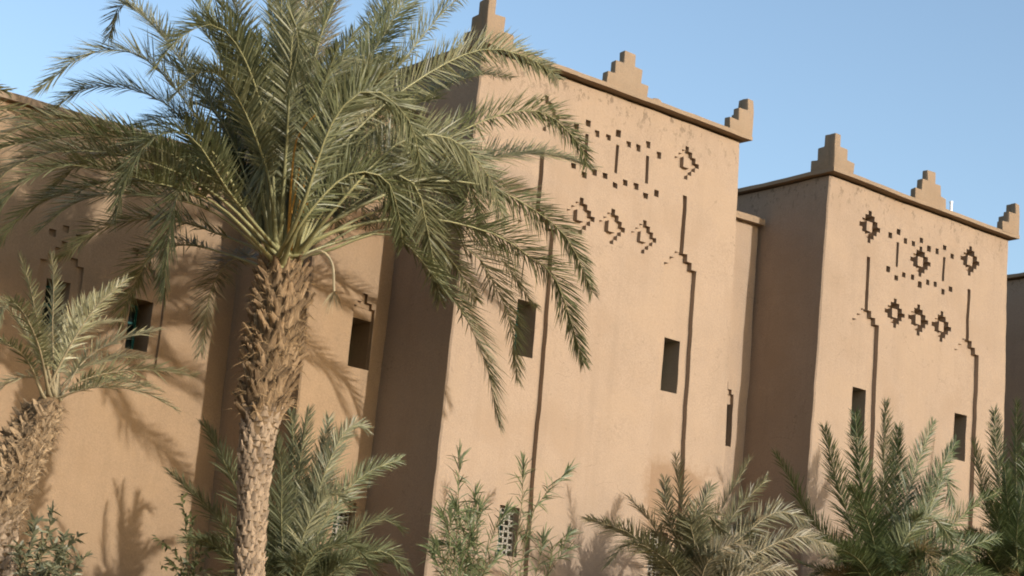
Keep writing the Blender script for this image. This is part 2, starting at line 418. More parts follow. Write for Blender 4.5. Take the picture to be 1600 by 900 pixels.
def tower(X0, X1, c, side_off, dsq, ddi, mat, label, middle_diamond, depth=5.6, low=True, mid_merlon=True):
    YF, ZT = 23.0, 10.73
    root = empty('mud_brick_tower', ((X0+X1)/2, YF, 0), label, 'tower', 'decorated mud brick towers')
    r = []
    for k in (-.985, -.5, -.245, .245, .49, .985): r += sq(c+k, 9.96, dsq) + sq(c+k, 9.25, dsq)
    for k in (-.735, 0, .735): r += sq(c+k, 10.085, dsq) + sq(c+k, 9.135, dsq)
    for k in (-.735, .735): r.append((c+k-.036, c+k+.036, 9.36, 9.88, dsq))
    if middle_diamond: r += diamond(c, 9.62, ddi)
    else: r.append((c-.036, c+.036, 9.36, 9.88, dsq))
    for k in (-.745, 0, .745): r += diamond(c+k, 8.40, ddi)
    for k in (-side_off, side_off): r += diamond(c+k, 9.99, ddi)
    PD, WD = .10, .62
    for k in (-side_off, side_off):
        r += arch_panel(c+k, -.9, PD)
        r.append((c+k-.21, c+k+.21, 5.76, 6.72, WD))
        r.append((c+k-.21, c+k+.21, 2.44, 3.25, WD))
    w = Wall(X0, X1, YF, YF+depth, 0, ZT+E_, up(r), bl=.030, br=.014)
    put('wall', w.build('wall', mat), root)
    for k in (-side_off, side_off):
        window_parts(root, c+k, 5.76+E_, 6.72+E_, YF+WD)
        wd = window_parts(root, c+k, 2.44+E_, 3.25+E_, YF+WD)
        grille(root, c+k, 2.45+E_, 3.24+E_, YF+.24)
    o, os_ = .19, .12; z0, z1 = ZT+E_+.035, ZT+E_+.112
    put('added_shadow_neck', slab('added_shadow_neck', [(X0+.09, YF+.09), (X1-.09, YF+.09), (X1-.09, YF+depth-.09), (X0+.09, YF+depth-.09)], ZT+E_-.06, z0+.02, M_CORN), root)  # added neck, set back so a dark shadow line shows under the cornice
    put('cornice', slab('cornice', [(X0-os_, YF-o), (X1+os_, YF-o), (X1+os_, YF+depth+os_), (X0-os_, YF+depth+os_)], z0, z1, M_CORN), root)
    t = .15; ya, xa, xb, yb = YF-o+.004, X0-os_+.004, X1+os_-.004, YF+depth+os_-.004
    zz = z1-.025; w_ = .62
    # corner battlements turn the corner, the middle ones stand free
    merlon(root, [('x', xa, w_, 1, ya, ya+t, zz), ('y', ya+t-.01, w_-t, 1, xa+.002, xa+t, zz)])
    merlon(root, [('x', xb-w_, w_, -1, ya, ya+t, zz), ('y', ya+t-.01, w_-t, 1, xb-t, xb-.002, zz)])
    merlon(root, [('x', xa, w_, 1, yb-t, yb, zz), ('y', yb-w_, w_-t+.01, -1, xa+.002, xa+t, zz)])
    merlon(root, [('x', xb-w_, w_, -1, yb-t, yb, zz), ('y', yb-w_, w_-t+.01, -1, xb-t, xb-.002, zz)])
    cm = (X0+X1)/2
    merlon(root, [('x', cm-.5, 1.0, 0, ya, ya+t, zz)])
    return root

t1 = tower(17.25, 23.42, 20.385, 1.70, .105, .085, M_T1, 'large tan tower behind the tall palm, three thin bars in its upper pattern', False)
t2 = tower(25.95, 31.77, 28.84, 1.61, .14, .19, M_T2, 'smaller-looking tan tower at right with a hollow diamond between two bars', True)
t3 = tower(34.62, 40.4, 37.5, 1.65, .12, .15, M_T2, 'dark shaded side of a tower cut off at the right edge', True)
# a crumbled lump of old parapet right of the middle battlement
bm = bmesh.new()
prism(bm, 'x', [(21.00, 10.82+E_), (21.30, 10.82+E_), (21.30, 10.93+E_), (21.22, 10.95+E_), (21.10, 10.925+E_), (21.0, 10.87+E_)], 22.95, 23.1)
bmesh.ops.recalc_face_normals(bm, faces=bm.faces)
put('parapet_lump', mesh_of(bm, 'parapet_lump', M_CORN), t1)

# wall between the two towers
def small_window_recs(c):
    return [(c-.215, c+.215, 5.36, 6.40, .08), (c-.15, c+.15, 6.40, 6.49, .07), (c-.045, c+.045, 6.49, 6.64, .07), (c-.21, c+.21, 5.36, 6.21, .85)]
def low_window_recs(c):
    return [(c-.215, c+.215, 2.40, 3.12, .08), (c-.12, c+.12, 3.12, 3.21, .07), (c-.04, c+.04, 3.21, 3.33, .07), (c-.21, c+.21, 2.40, 2.96, .5)]
def link_wall(name, x0, x1, y, depth, zt, c, label, mat):
    root = empty(name, ((x0+x1)/2, y, 0), label, 'wall')
    w = Wall(x0, x1, y, y+depth, 0, zt+E_, up(small_window_recs(c)+low_window_recs(c)))
    put('wall', w.build('wall', mat), root)
    window_parts(root, c, 5.36+E_, 6.21+E_, y+.85); window_parts(root, c, 2.40+E_, 2.96+E_, y+.5); grille(root, c, 2.41+E_, 2.95+E_, y+.2)
    put('cornice', slab('cornice', [(x0-(.12 if name == 'projecting_bay' else -.02), y-.15), (x1, y-.15), (x1, y+depth-.05), (x0-(.12 if name == 'projecting_bay' else -.02), y+depth-.05)], zt+E_-.004, zt+E_+.12, M_CORN), root)
    return root
link_wall('connecting_wall', 23.30, 25.86, 24.74, 2.5, 9.95, 25.20, 'narrow recessed wall with a flat cap between the two towers', M_T2)
link_wall('projecting_bay', 15.51, 17.18, 24.86, 3.5, 9.95, 16.63, 'tan bay with one small dark window between tall palm and large tower', M_WING)

# long wing at the left
root = empty('building_wing', (9, 27.3, 0), 'low set-back wing at left with two stepped-frame windows in palm shade', 'building')
r = []
for c in (7.3, 10.74, 12.28, 13.80):
    r += [(c-.385, c+.385, 5.10, 6.56, .06), (c-.27, c+.27, 6.56, 6.68, .06), (c-.15, c+.15, 6.68, 6.80, .06), (c-.05, c+.05, 6.80, 6.92, .06)]
    r.append((c-.205, c+.205, 5.40, 6.27, .62))
    r += sq(c-.235, 7.03, .07, .12) + sq(c, 7.14, .07, .12) + sq(c+.235, 7.03, .07, .12)
w = Wall(4.0, 15.6, 27.3, 31.5, 0, 8.98+E_, up(r))
put('wall', w.build('wall', M_WING), root)
for c in (7.3, 10.74, 12.28, 13.80): window_parts(root, c, 5.40+E_, 6.27+E_, 27.3+.62, .205)
put('cornice', slab('cornice', [(3.9, 27.17), (15.55, 27.17), (15.55, 31.5), (3.9, 31.5)], 8.98+E_-.004, 8.98+E_+.11, M_CORN), root)

# vent pipe on the second tower's roof
p = at(1486, 324, 23.6)
bm = bmesh.new(); bar(bm, (p.x, 23.6, 10.75+E_), (p.x, 23.6, p.z+.10), .032, 12); bar(bm, (p.x, 23.6, p.z+.10), (p.x, 23.6, p.z+.13), .042, 12)
tag(put('vent_pipe', mesh_of(bm, 'vent_pipe', M_PIPE, 40)), 'short white vent pipe on the roof of the right tower', 'pipe')

# ------------------------------------------------------------------ palms
def spline(pts, n):
    P_ = [pts[0]*2-pts[1]] + pts + [pts[-1]*2-pts[-2]]
    out = []
    seg = len(pts)-1; raw = []
    for s in range(seg):
        for k in range(16):
            t = k/16; p0, p1, p2, p3 = P_[s:s+4]
            raw.append(.5*((2*p1)+(p2-p0)*t+(2*p0-5*p1+4*p2-p3)*t*t+(3*p1-p0-3*p2+p3)*t**3))
    raw.append(pts[-1])
    acc = [0]
    for a, b_ in zip(raw, raw[1:]): acc.append(acc[-1]+(b_-a).length)
    L = acc[-1]; j = 0
    for k in range(n+1):
        d = L*k/n
        while j < len(acc)-2 and acc[j+1] < d: j += 1
        f = (d-acc[j])/max(1e-9, acc[j+1]-acc[j]); out.append(raw[j].lerp(raw[j+1], min(1, f)))
    return out, L

def blade(verts, faces, vals, p, d, wd, L, w, v, droop, secs=3):
    """one leaf blade from p along d, width direction wd"""
    prof = ((0, .55), (.3, 1.0), (.68, .72), (1, 0)) if secs == 3 else ((0, .5), (.45, 1.0), (1, 0))
    i0 = len(verts); n = 0
    for k, (t, s) in enumerate(prof):
        q = p + d*(L*t) + Vector((0, 0, -droop*L*t*t))
        if s == 0: verts.append(q); vals.append(v); n += 1
        else:
            verts.append(q-wd*(w*s*.5)); verts.append(q+wd*(w*s*.5)); vals.append(v); vals.append(v); n += 2
    for k in range(len(prof)-2): a = i0+2*k; faces.append((a, a+1, a+3, a+2))
    a = i0+2*(len(prof)-2); faces.append((a, a+1, a+2))

def frond(parent, pts, lmat, rng, bare=.25, leaf=.42, per_m=36, width=.026, rmat=None, vee=28, droopy=.12, stalk=.030, shrivel=0):
    n = 36
    c, L = spline(pts, n)
    T = [(c[min(n, k+1)]-c[max(0, k-1)]).normalized() for k in range(n+1)]
    # frame carried along the stalk
    z = Vector((0, 0, 1)); s0 = T[0].cross(z)
    if s0.length < .15:
        dd = Vector((c[-1].x-c[0].x, c[-1].y-c[0].y, 0)); s0 = dd.cross(z) if dd.length > .1 else Vector((1, 0, 0))
    s0.normalize(); nrm = s0.cross(T[0]).normalized()
    tw = math.radians(rng.uniform(-28, 28)); fr = []
    for k in range(n+1):
        nrm = (nrm - T[k]*nrm.dot(T[k])).normalized(); sd = T[k].cross(nrm)
        a = tw*k/n; fr.append((nrm*math.cos(a)+sd*math.sin(a), sd*math.cos(a)-nrm*math.sin(a)))
    # stalk
    verts, faces = [], []
    for k in range(0, n+1, 2):
        t = k/n; wS = stalk*max(0, 1-1.15*t)**1.5+.0045; hS = wS*.62
        if t < .10: wS *= 1+ (.10-t)*11
        N_, S_ = fr[k]
        for a, b_ in ((-1, .2), (-.55, -1), (.55, -1), (1, .2), (0, .8)): verts.append(c[k]+S_*(a*wS)+N_*(b_*hS))
    m_ = n//2
    for k in range(m_):
        for j in range(5):
            a = k*5+j; b_ = k*5+(j+1) % 5; faces.append((a, b_, b_+5, a+5))
    faces.append((4, 3, 2, 1, 0))
    o0 = c[0].copy()
    me = bpy.data.meshes.new('frond'); me.from_pydata([v-o0 for v in verts], [], faces); me.materials.append(rmat or M_RACH)
    for p in me.polygons: p.use_smooth = True
    fo = put('frond', me, parent); 
    b = Vector((0, 0, 0)); p = parent
    while p is not None: b = b+p.location; p = p.parent
    fo.location = o0-b
    # leaflets
    verts, faces, vals = [], [], []
    cnt = int(L*(1-bare)*per_m)
    for side in (-1, 1):
        for i in range(cnt):
            u = (i+rng.random()*.8)/cnt; t = bare+(1-bare)*u
            if t > .995: continue
            f = t*n; k = min(n-1, int(f)); q = c[k].lerp(c[k+1], f-k); N_, S_ = fr[k]; Tk = T[k]
            ln = leaf*(.42+.58*min(1, u/.22))*(1-.62*max(0, (u-.5)/.5)**1.5)*rng.uniform(.84, 1.1)
            al = math.radians(56-30*u+rng.uniform(-9, 9)); be = math.radians(rng.choice((vee*.1, vee, vee*1.7))+rng.uniform(-10, 10))
            lat = S_*side*math.cos(be)+N_*math.sin(be)
            d = (Tk*math.cos(al)+lat*math.sin(al)).normalized()
            if shrivel: d = (d+Vector((rng.gauss(0, .25), rng.gauss(0, .25), -.5))*shrivel).normalized()
            wd = d.cross(N_).normalized(); w2 = d.cross(wd).normalized(); ro = math.radians(rng.uniform(-38, 38)); wd = wd*math.cos(ro)+w2*math.sin(ro)
            blade(verts, faces, vals, q, d, wd, ln, width*(.8+.4*rng.random())*(1-.35*u), min(1, max(0, rng.gauss(.5, .22))), droopy*rng.uniform(.3, 1.8)+shrivel*.5)
    # end leaflet
    me = bpy.data.meshes.new('leaflets'); me.from_pydata([v-o0 for v in verts], [], faces); me.materials.append(lmat)
    at_ = me.attributes.new('v', 'FLOAT', 'POINT'); at_.data.foreach_set('value', vals)
    lo = bpy.data.objects.new('leaflets', me); COL.objects.link(lo); lo.parent = fo; lo['kind'] = 'stuff'
    return fo, L

def arch(base, az, el, L, droop, rng, out=.12):
    """a natural frond curve: leaves the crown at elevation el and bends over"""
    h = Vector((math.cos(az), math.sin(az), 0)); p = base+h*out; pts = [p.copy()]; e = el; k = 6
    for i in range(k):
        e2 = e-droop*((i+1)/k)**1.3/ k*2
        p = p+(h*math.cos(e)+Vector((0, 0, 1))*math.sin(e))*(L/k); pts.append(p.copy()); e = e2
    return pts

BOOTS = []
def boot_variants(mat, nvar, lrange, wrange, seed, kind):
    rng = random.Random(seed); res = []
    for _ in range(nvar):
        bm = bmesh.new(); L = rng.uniform(*lrange); w = rng.uniform(*wrange); rows = []
        if kind == 'boot':
            # a split leaf base: broad and hollow below, ragged cut end above, curling outwards
            bend = rng.uniform(.05, .5); tws = rng.uniform(-.3, .3)
            for k in range(5):
                t = k/4; ww = w*(1-.62*t**.8)*.5; th = .030*(1-.5*t); y = bend*L*t*t*.55; row = []
                for a, o in ((-1, .0), (-.5, .022), (0, .034), (.5, .022), (1, 0)):
                    jit = rng.uniform(-.03, .05) if k == 4 else 0
                    x = a*ww + tws*L*t*t*.5
                    row.append((Vector((x, y+o*(1-.3*t), L*t+jit)), Vector((x, y+o*(1-.3*t)-th, L*t+jit))))
                rows.append(row)
            F_ = [[(bm.verts.new(a), bm.verts.new(b_)) for a, b_ in r] for r in rows]
            for k in range(4):
                for j in range(4):
                    bm.faces.new((F_[k][j][0], F_[k][j+1][0], F_[k+1][j+1][0], F_[k+1][j][0]))
                    if k in (2, 3): bm.faces.new((F_[k][j+1][1], F_[k][j][1], F_[k+1][j][1], F_[k+1][j+1][1]))
            for k in range(4):
                bm.faces.new((F_[k][0][1], F_[k][0][0], F_[k+1][0][0], F_[k+1][0][1])); bm.faces.new((F_[k][4][0], F_[k][4][1], F_[k+1][4][1], F_[k+1][4][0]))
            for j in range(4): bm.faces.new((F_[4][j][0], F_[4][j+1][0], F_[4][j+1][1], F_[4][j][1]))
        else:
            # trunk scale: a low rounded lozenge with a broken upper lip
            outl = [(-1, .15), (-.55, -.6), (0, -1), (.55, -.6), (1, .15), (.6, .75), (0, .95), (-.6, .75)]
            lo = [bm.verts.new((a*w*.5, -.03, b_*L*.5)) for a, b_ in outl]
            hi = [bm.verts.new((a*w*.40*rng.uniform(.85, 1.1), .012+.040*max(0, b_+.5)*rng.uniform(.6, 1.3), b_*L*.42)) for a, b_ in outl]
            for i in range(8): bm.faces.new((lo[i], lo[(i+1) % 8], hi[(i+1) % 8], hi[i]))
            ce = bm.verts.new((0, .028, -.05*L))
            for i in range(8): bm.faces.new((hi[i], hi[(i+1) % 8], ce))
        bmesh.ops.recalc_face_normals(bm, faces=bm.faces)
        res.append(mesh_of(bm, 'leaf_base' if kind == 'boot' else 'trunk_scale', mat, 50))
    return res

def trunk_mesh(axis, radii, mat, name='trunk', n=18):
    """axis: list of points; radii per point; knobbly core"""
    verts, faces = [], []
    for k, (p, r) in enumerate(zip(axis, radii)):
        for j in range(n):
            a = 2*math.pi*j/n; rr = r*(1+.08*noise.noise(Vector((math.cos(a)*2, math.sin(a)*2, p.z*5))))
            verts.append(p+Vector((math.cos(a)*rr, math.sin(a)*rr, 0)))
    for k in range(len(axis)-1):
        for j in range(n): faces.append((k*n+j, k*n+(j+1) % n, (k+1)*n+(j+1) % n, (k+1)*n+j))
    faces.append(tuple(range((len(axis)-1)*n, len(axis)*n)))
    me = bpy.data.meshes.new(name); me.from_pydata(verts, [], faces); me.materials.append(mat)
    for p in me.polygons: p.use_smooth = True
    return me
def lerp_axis(ctrl, n):
    """ctrl: list of (point, radius) bottom to top"""
    pts, L = spline([c[0] for c in ctrl], n); rad = []
    cum = [0]
    for a, b_ in zip(ctrl, ctrl[1:]): cum.append(cum[-1]+(b_[0]-a[0]).length)
    for k in range(n+1):
        d = cum[-1]*k/n; i = 0
        while i < len(cum)-2 and cum[i+1] < d: i += 1
        f = (d-cum[i])/(cum[i+1]-cum[i]); rad.append(ctrl[i][1]*(1-f)+ctrl[i+1][1]*f)
    return pts, rad
def axis_at(axis, rad, z):
    for k in range(len(axis)-1):
        if axis[k].z <= z <= axis[k+1].z:
            f = (z-axis[k].z)/(axis[k+1].z-axis[k].z); return axis[k].lerp(axis[k+1], f), rad[k]*(1-f)+rad[k+1]*f
    return axis[-1], rad[-1]
def dress(trunk, root, axis, rad, z0, z1, dz, per, variants, rng, tilt, nm, inset=.0, limit=300, front_only=True, roll=14):
    """spiral of leaf bases round the trunk; the side seen from the garden carries them one by one"""
    cnt = 0; z = z0; row = 0
    while z < z1 and cnt < limit:
        for j in range(per):
            a = 2*math.pi*(j+.5*(row % 2)+rng.uniform(-.14, .14))/per + row*.13
            dr = Vector((math.cos(a), math.sin(a), 0))
            if front_only and dr.dot(Vector((FWD.x, FWD.y, 0)).normalized()) > .42: continue
            if cnt >= limit: break
            zz = z+rng.uniform(-.3, .3)*dz; c, r = axis_at(axis, rad, zz)
            pos = c+dr*(r-inset); tl = math.radians(rng.uniform(*tilt)); tz = math.radians(rng.uniform(-roll, roll))
            Y = dr; X = Vector((-dr.y, dr.x, 0))*-1; Z = Vector((0, 0, 1)); X = Y.cross(Z)
            Zt = (Z*math.cos(tl)+Y*math.sin(tl)); Yt = (Y*math.cos(tl)-Z*math.sin(tl))
            Z2 = Zt*math.cos(tz)+X*math.sin(tz); X2 = X*math.cos(tz)-Zt*math.sin(tz)
            s = rng.uniform(.85, 1.2)
            m = Matrix(((X2.x*s, Yt.x*s, Z2.x*s, pos.x), (X2.y*s, Yt.y*s, Z2.y*s, pos.y), (X2.z*s, Yt.z*s, Z2.z*s, pos.z), (0, 0, 0, 1)))
            b = Vector((0, 0, 0)); p = trunk
            while p is not None: b = b+p.location; p = p.parent
            o = bpy.data.objects.new(nm, rng.choice(variants)); COL.objects.link(o); o.parent = trunk
            o.matrix_basis = Matrix.Translation(-b) @ m; cnt += 1
        z += dz; row += 1
    return cnt
def fibre(trunk, axis, rad, z0, z1, n, rng, mat, ln=(.08, .3)):
    verts, faces = [], []
    for i in range(n):
        z = rng.uniform(z0, z1); a = rng.uniform(0, 2*math.pi); dr = Vector((math.cos(a), math.sin(a), 0)); c, r = axis_at(axis, rad, z)
        p = c+dr*(r+rng.uniform(0, .06)); d = Vector((rng.gauss(0, 1), rng.gauss(0, 1), rng.gauss(.2, 1)))+dr*.9; d.normalize(); L = rng.uniform(*ln)
        s = d.cross(dr); s = s.normalized()*.004 if s.length > .01 else Vector((0, 0, .004)); k = len(verts)
        bend = Vector((0, 0, -.35*L)); verts += [p-s, p+s, p+d*L*.5+s, p+d*L*.5-s, p+d*L+bend]
        faces += [(k, k+1, k+2, k+3), (k+3, k+2, k+4)]
    me = bpy.data.meshes.new('trunk_fibre'); me.from_pydata(verts, [], faces); me.materials.append(mat)
    o = put('trunk_fibre', me, trunk); o['kind'] = 'stuff'

# ---- the tall palm
rng = random.Random(11)
PY = 21.7
def ax(x, y, r): return (at(x, y, PY), r)
base = at(392, 900, PY); foot = Vector((base.x-.12, PY, -.1))
ctrl = [(foot, .28), ax(388, 1000, .20), ax(389, 900, .180), ax(394, 800, .190), ax(398, 720, .215), ax(406, 665, .25), ax(417, 610, .31), ax(428, 540, .345), ax(437, 470, .34), ax(441, 430, .30), ax(443, 395, .20)]
palm = empty('date_palm', (foot.x, foot.y, 0), 'tall date palm with shaggy trunk top, left of the large tower', 'palm tree')
axs, rads = lerp_axis(ctrl, 60)
tr = put('trunk', trunk_mesh(axs, rads, M_BARK), palm)
bv = boot_variants(M_BOOT, 14, (.13, .29), (.11, .21), 3, 'boot')
sv = boot_variants(M_SCAR, 11, (.075, .115), (.13, .20), 4, 'boot')
zb = at(406, 655, PY).z; zt = at(440, 425, PY).z; zlo = at(389, 930, PY).z
dress(tr, palm, axs, rads, zb-.05, zt+.05, .11, 12, bv, rng, (2, 34), 'leaf_base', .02, 230, roll=30)
dress(tr, palm, axs, rads, zlo, zb+.1, .072, 10, sv, rng, (0, 13), 'trunk_scale', .012, 290)
fibre(tr, axs, rads, zb, zt, 700, rng, M_FIB)
crown = at(441, 418, PY)
def fp(spec, start=None, jit=.10):
    st = crown+Vector((rng.uniform(-.16, .16), rng.uniform(-.16, .10), rng.uniform(-.12, .12))) if start is None else start
    return [st]+[at(x, y, Y-1.5+2.0*(k+1)/len(spec)) for k, (x, y, Y) in enumerate(spec)]
SPEC = [
 # x, y in the photograph and distance square to the walls
 [(345,235,23.0),(233,97,22.6),(140,84,22.2),(60,142,22.0)],
 [(350,260,23.4),(255,160,23.6),(150,135,23.8),(68,178,23.9)],
 [(345,290,22.7),(235,228,22.0),(120,212,21.6),(0,232,21.2),(-40,262,21.0)],
 [(340,320,22.5),(230,282,21.6),(110,258,21.0),(20,296,20.7),(-15,372,20.6)],
 [(330,320,23.8),(220,280,24.2),(110,300,24.6),(35,335,24.8),(-5,390,24.9)],
 [(360,372,23.4),(262,343,23.6),(170,353,23.7),(92,405,23.8)],
 [(370,402,23.5),(300,383,23.8),(243,393,24.0),(212,440,24.2),(186,502,24.3)],
 [(390,402,24.2),(355,412,24.8),(328,460,25.2),(314,552,25.3)],
 [(385,330,22.5),(330,236,21.9),(282,292,21.3),(262,380,21.1),(256,462,21.0)],
 [(428,320,22.4),(424,216,21.7),(412,280,21.2),(405,345,21.1)],
 [(400,260,23.2),(345,90,23.2),(285,-40,23.1),(215,-110,22.9)],
 [(385,260,23.9),(300,120,24.4),(235,35,24.8),(190,8,25.0),(170,60,25.1)],
 [(432,240,22.9),(425,60,22.7),(400,-110,22.4),(350,-200,22.1)],
 [(446,240,23.3),(450,40,23.3),(455,-130,23.2),(460,-260,22.8)],
 [(458,250,23.8),(500,60,24.1),(530,-90,24.4),(550,-190,24.6)],
 [(448,220,22.0),(458,44,21.0),(466,75,20.5),(446,150,20.3)],
 [(470,290,23.1),(535,160,22.9),(590,70,22.7),(660,-40,22.5),(720,-90,22.4)],
 [(478,310,22.6),(560,190,22.1),(632,92,21.7),(712,0,21.3),(790,-40,21.1)],
 [(480,300,22.3),(570,190,21.6),(680,108,20.9),(765,76,20.5),(842,98,20.2),(874,126,20.1)],
 [(480,320,22.8),(570,230,22.4),(670,150,22.0),(745,118,21.8),(800,122,21.6)],
 [(485,330,22.4),(590,260,21.8),(700,214,21.3),(780,180,21.0),(850,176,20.7),(905,225,20.5),(918,262,20.4)],
 [(490,340,22.8),(600,290,22.3),(740,250,21.9),(845,240,21.6),(928,262,21.3)],
 [(485,340,22.6),(590,258,22.2),(685,237,21.8),(732,284,21.5),(752,360,21.4)],
 [(500,360,22.5),(640,290,21.8),(750,288,21.2),(828,324,20.8),(886,372,20.5),(926,458,20.3)],
 [(500,370,22.3),(640,340,21.4),(762,362,20.6),(823,398,20.2),(870,440,19.9),(912,568,19.7)],
 [(505,385,22.6),(640,355,22.0),(738,394,21.5),(772,445,21.3),(798,505,21.2),(808,592,21.1)],
 [(500,395,22.3),(610,365,21.4),(690,448,20.8),(730,500,20.6),(762,580,20.5),(780,668,20.4)],
 [(480,340,22.0),(560,270,21.0),(643,284,20.4),(666,350,20.1),(688,470,20.0)],
 [(470,350,21.8),(540,275,20.9),(600,278,20.3),(622,330,20.1),(630,385,20.0)],
 [(495,390,23.0),(570,350,22.8),(640,352,22.6),(700,400,22.4),(745,470,22.3)],
 [(490,380,22.9),(590,330,22.6),(690,330,22.3),(770,390,22.1),(835,480,22.0)],
 [(470,330,21.6),(520,190,20.4),(580,140,19.6),(640,190,19.2),(660,270,19.1)],
 [(460,280,22.2),(500,150,21.2),(540,90,20.5),(570,130,20.2)],
 [(430,260,22.4),(390,110,21.6),(340,40,21.0),(280,60,20.6),(240,110,20.4)],
 [(455,260,22.5),(500,60,21.6),(560,-60,20.9),(640,-110,20.4)],
 [(420,280,22.2),(370,150,21.2),(320,110,20.5),(270,150,20.2)],
 [(440,230,22.3),(440,20,21.3),(430,-100,20.5),(400,-130,19.8)],
 [(470,280,23.6),(560,110,23.9),(610,0,24.1),(680,-90,24.2)],
 [(495,360,23.2),(600,300,23.2),(690,300,23.1),(760,350,23.0)],
 [(375,350,23.8),(290,270,24.4),(200,240,24.9),(120,260,25.2),(70,310,25.4)],
 [(350,300,23.2),(230,218,23.0),(110,188,22.8),(20,205,22.7),(-40,250,22.6)],
 [(345,310,22.4),(225,250,21.6),(100,236,21.0),(10,268,20.7),(-30,330,20.6)],
 [(340,335,23.1),(230,305,23.0),(130,312,22.9),(60,360,22.9)],
 [(365,310,22.0),(300,215,21.2),(240,215,20.7),(200,270,20.4),(180,340,20.3)],
 [(520,330,21.6),(620,225,20.6),(700,215,20.0),(760,270,19.7),(790,350,19.6)],
 [(460,240,23.0),(480,20,22.8),(500,-130,22.5),(540,-220,22.2)],
 [(415,250,23.4),(380,60,23.5),(340,-80,23.5),(300,-150,23.4)],
]
for sp in SPEC:
    _, L = frond(palm, fp(sp), L_DRY if rng.random() < .10 else L_MAIN, rng, bare=rng.uniform(.27, .36), leaf=.57, per_m=62, width=.021, stalk=.042)
for i in range(30):
    az = math.pi/2-YAW+rng.uniform(-1.7, 1.7); frond(palm, arch(crown, az, math.radians(rng.uniform(52, 82)), rng.uniform(2.8, 3.8), rng.uniform(1.2, 2.2), rng), L_MAIN, rng, bare=.34, leaf=.54, per_m=52, width=.021, stalk=.042)
for i in range(16):
    az = -math.pi/2-YAW+rng.uniform(-1.5, 1.5); frond(palm, arch(crown, az, math.radians(rng.uniform(68, 86)), rng.uniform(3.0, 3.9), rng.uniform(.7, 1.3), rng, .18), L_MAIN, rng, bare=rng.uniform(.36, .46), leaf=.52, per_m=52, width=.021, stalk=.046)
# orange fruit stalks and one spent, drooping stalk
def strap(parent, name, pts, w0, w1, mat):
    c, L = spline(pts, 14); verts, faces = [], []
    for k, p in enumerate(c):
        T = (c[min(14, k+1)]-c[max(0, k-1)]).normalized(); s = T.cross(FWD).normalized(); n_ = T.cross(s); w = w0+(w1-w0)*k/14
        for a, b_ in ((-1, 0), (0, -.5), (1, 0), (0, .5)): verts.append(p+s*a*w+n_*b_*w)
    for k in range(14):
        for j in range(4): faces.append((k*4+j, k*4+(j+1) % 4, k*4+4+(j+1) % 4, k*4+4+j))
    faces += [(3, 2, 1, 0), (56, 57, 58, 59)]
    me = bpy.data.meshes.new(name); me.from_pydata(verts, [], faces); me.materials.append(mat)
    return put(name, me, parent), c[-1]
for pts in ([(462,345,22.5),(478,280,22.2),(503,235,22.0)], [(452,350,22.4),(462,300,22.1),(468,262,21.9)], [(470,340,22.5),(488,300,22.2),(500,268,22.0)], [(458,250,22.0),(470,205,21.6),(492,180,21.3)]):
    strap(palm, 'fruit_stalk', [crown+Vector((rng.uniform(-.05, .05), -.1, .1))]+[at(q[0], q[1], q[2]-1.5) for q in pts], .020, .010, M_ORANGE)
so, tip = strap(palm, 'spent_fruit_stalk', [at(470, 405, 21.3), at(500, 392, 21.0), at(519, 412, 20.9), at(522, 455, 20.9)], .022, .016, M_RACHP)
verts, faces = [], []
for i in range(46):
    d = Vector((rng.gauss(0, .32), rng.gauss(0, .32), -1)).normalized(); L = rng.uniform(.18, .42); k = len(verts); s = d.orthogonal().normalized()*.004
    verts += [tip-s, tip+s, tip+d*L*.6+s+Vector((0, 0, .02)), tip+d*L*.6-s, tip+d*L]; faces += [(k, k+1, k+2, k+3), (k+3, k+2, k+4)]
me = bpy.data.meshes.new('stalk_strands'); me.from_pydata(verts, [], faces); me.materials.append(M_RACHP); o = put('stalk_strands', me, palm); o['kind'] = 'stuff'

# ---- the leaning palm at the left edge
rng = random.Random(23)
PY0 = 21.6
def ax0(x, y, r): return (at(x, y, PY0), r)
b0 = at(-18, 960, PY0); foot0 = Vector((b0.x-.55, PY0, -.1))
ctrl = [(foot0, .28), (b0, .22), ax0(-6, 860, .20), ax0(2, 800, .235), ax0(21, 740, .265), ax0(45, 690, .25), ax0(65, 650, .20), ax0(78, 622, .13)]
palm0 = empty('date_palm', (foot0.x, foot0.y, 0), 'short leaning palm at the left edge with pale dusty fronds', 'palm tree')
axs, rads = lerp_axis(ctrl, 50)
tr0 = put('trunk', trunk_mesh(axs, rads, M_BARK), palm0)
bvp = boot_variants(M_BOOTP, 12, (.07, .17), (.07, .15), 8, 'boot')
dress(tr0, palm0, axs, rads, at(14, 815, PY0).z, at(70, 640, PY0).z, .075, 16, bvp, rng, (4, 50), 'leaf_base', .03, 280, roll=34)
dress(tr0, palm0, axs, rads, at(-20, 940, PY0).z, at(12, 812, PY0).z, .085, 10, sv, rng, (2, 20), 'trunk_scale', .012, 110)
fibre(tr0, axs, rads, at(10, 830, PY0).z, at(74, 632, PY0).z, 2000, rng, M_BOOTP, (.06, .18))
c0 = at(78, 625, PY0)
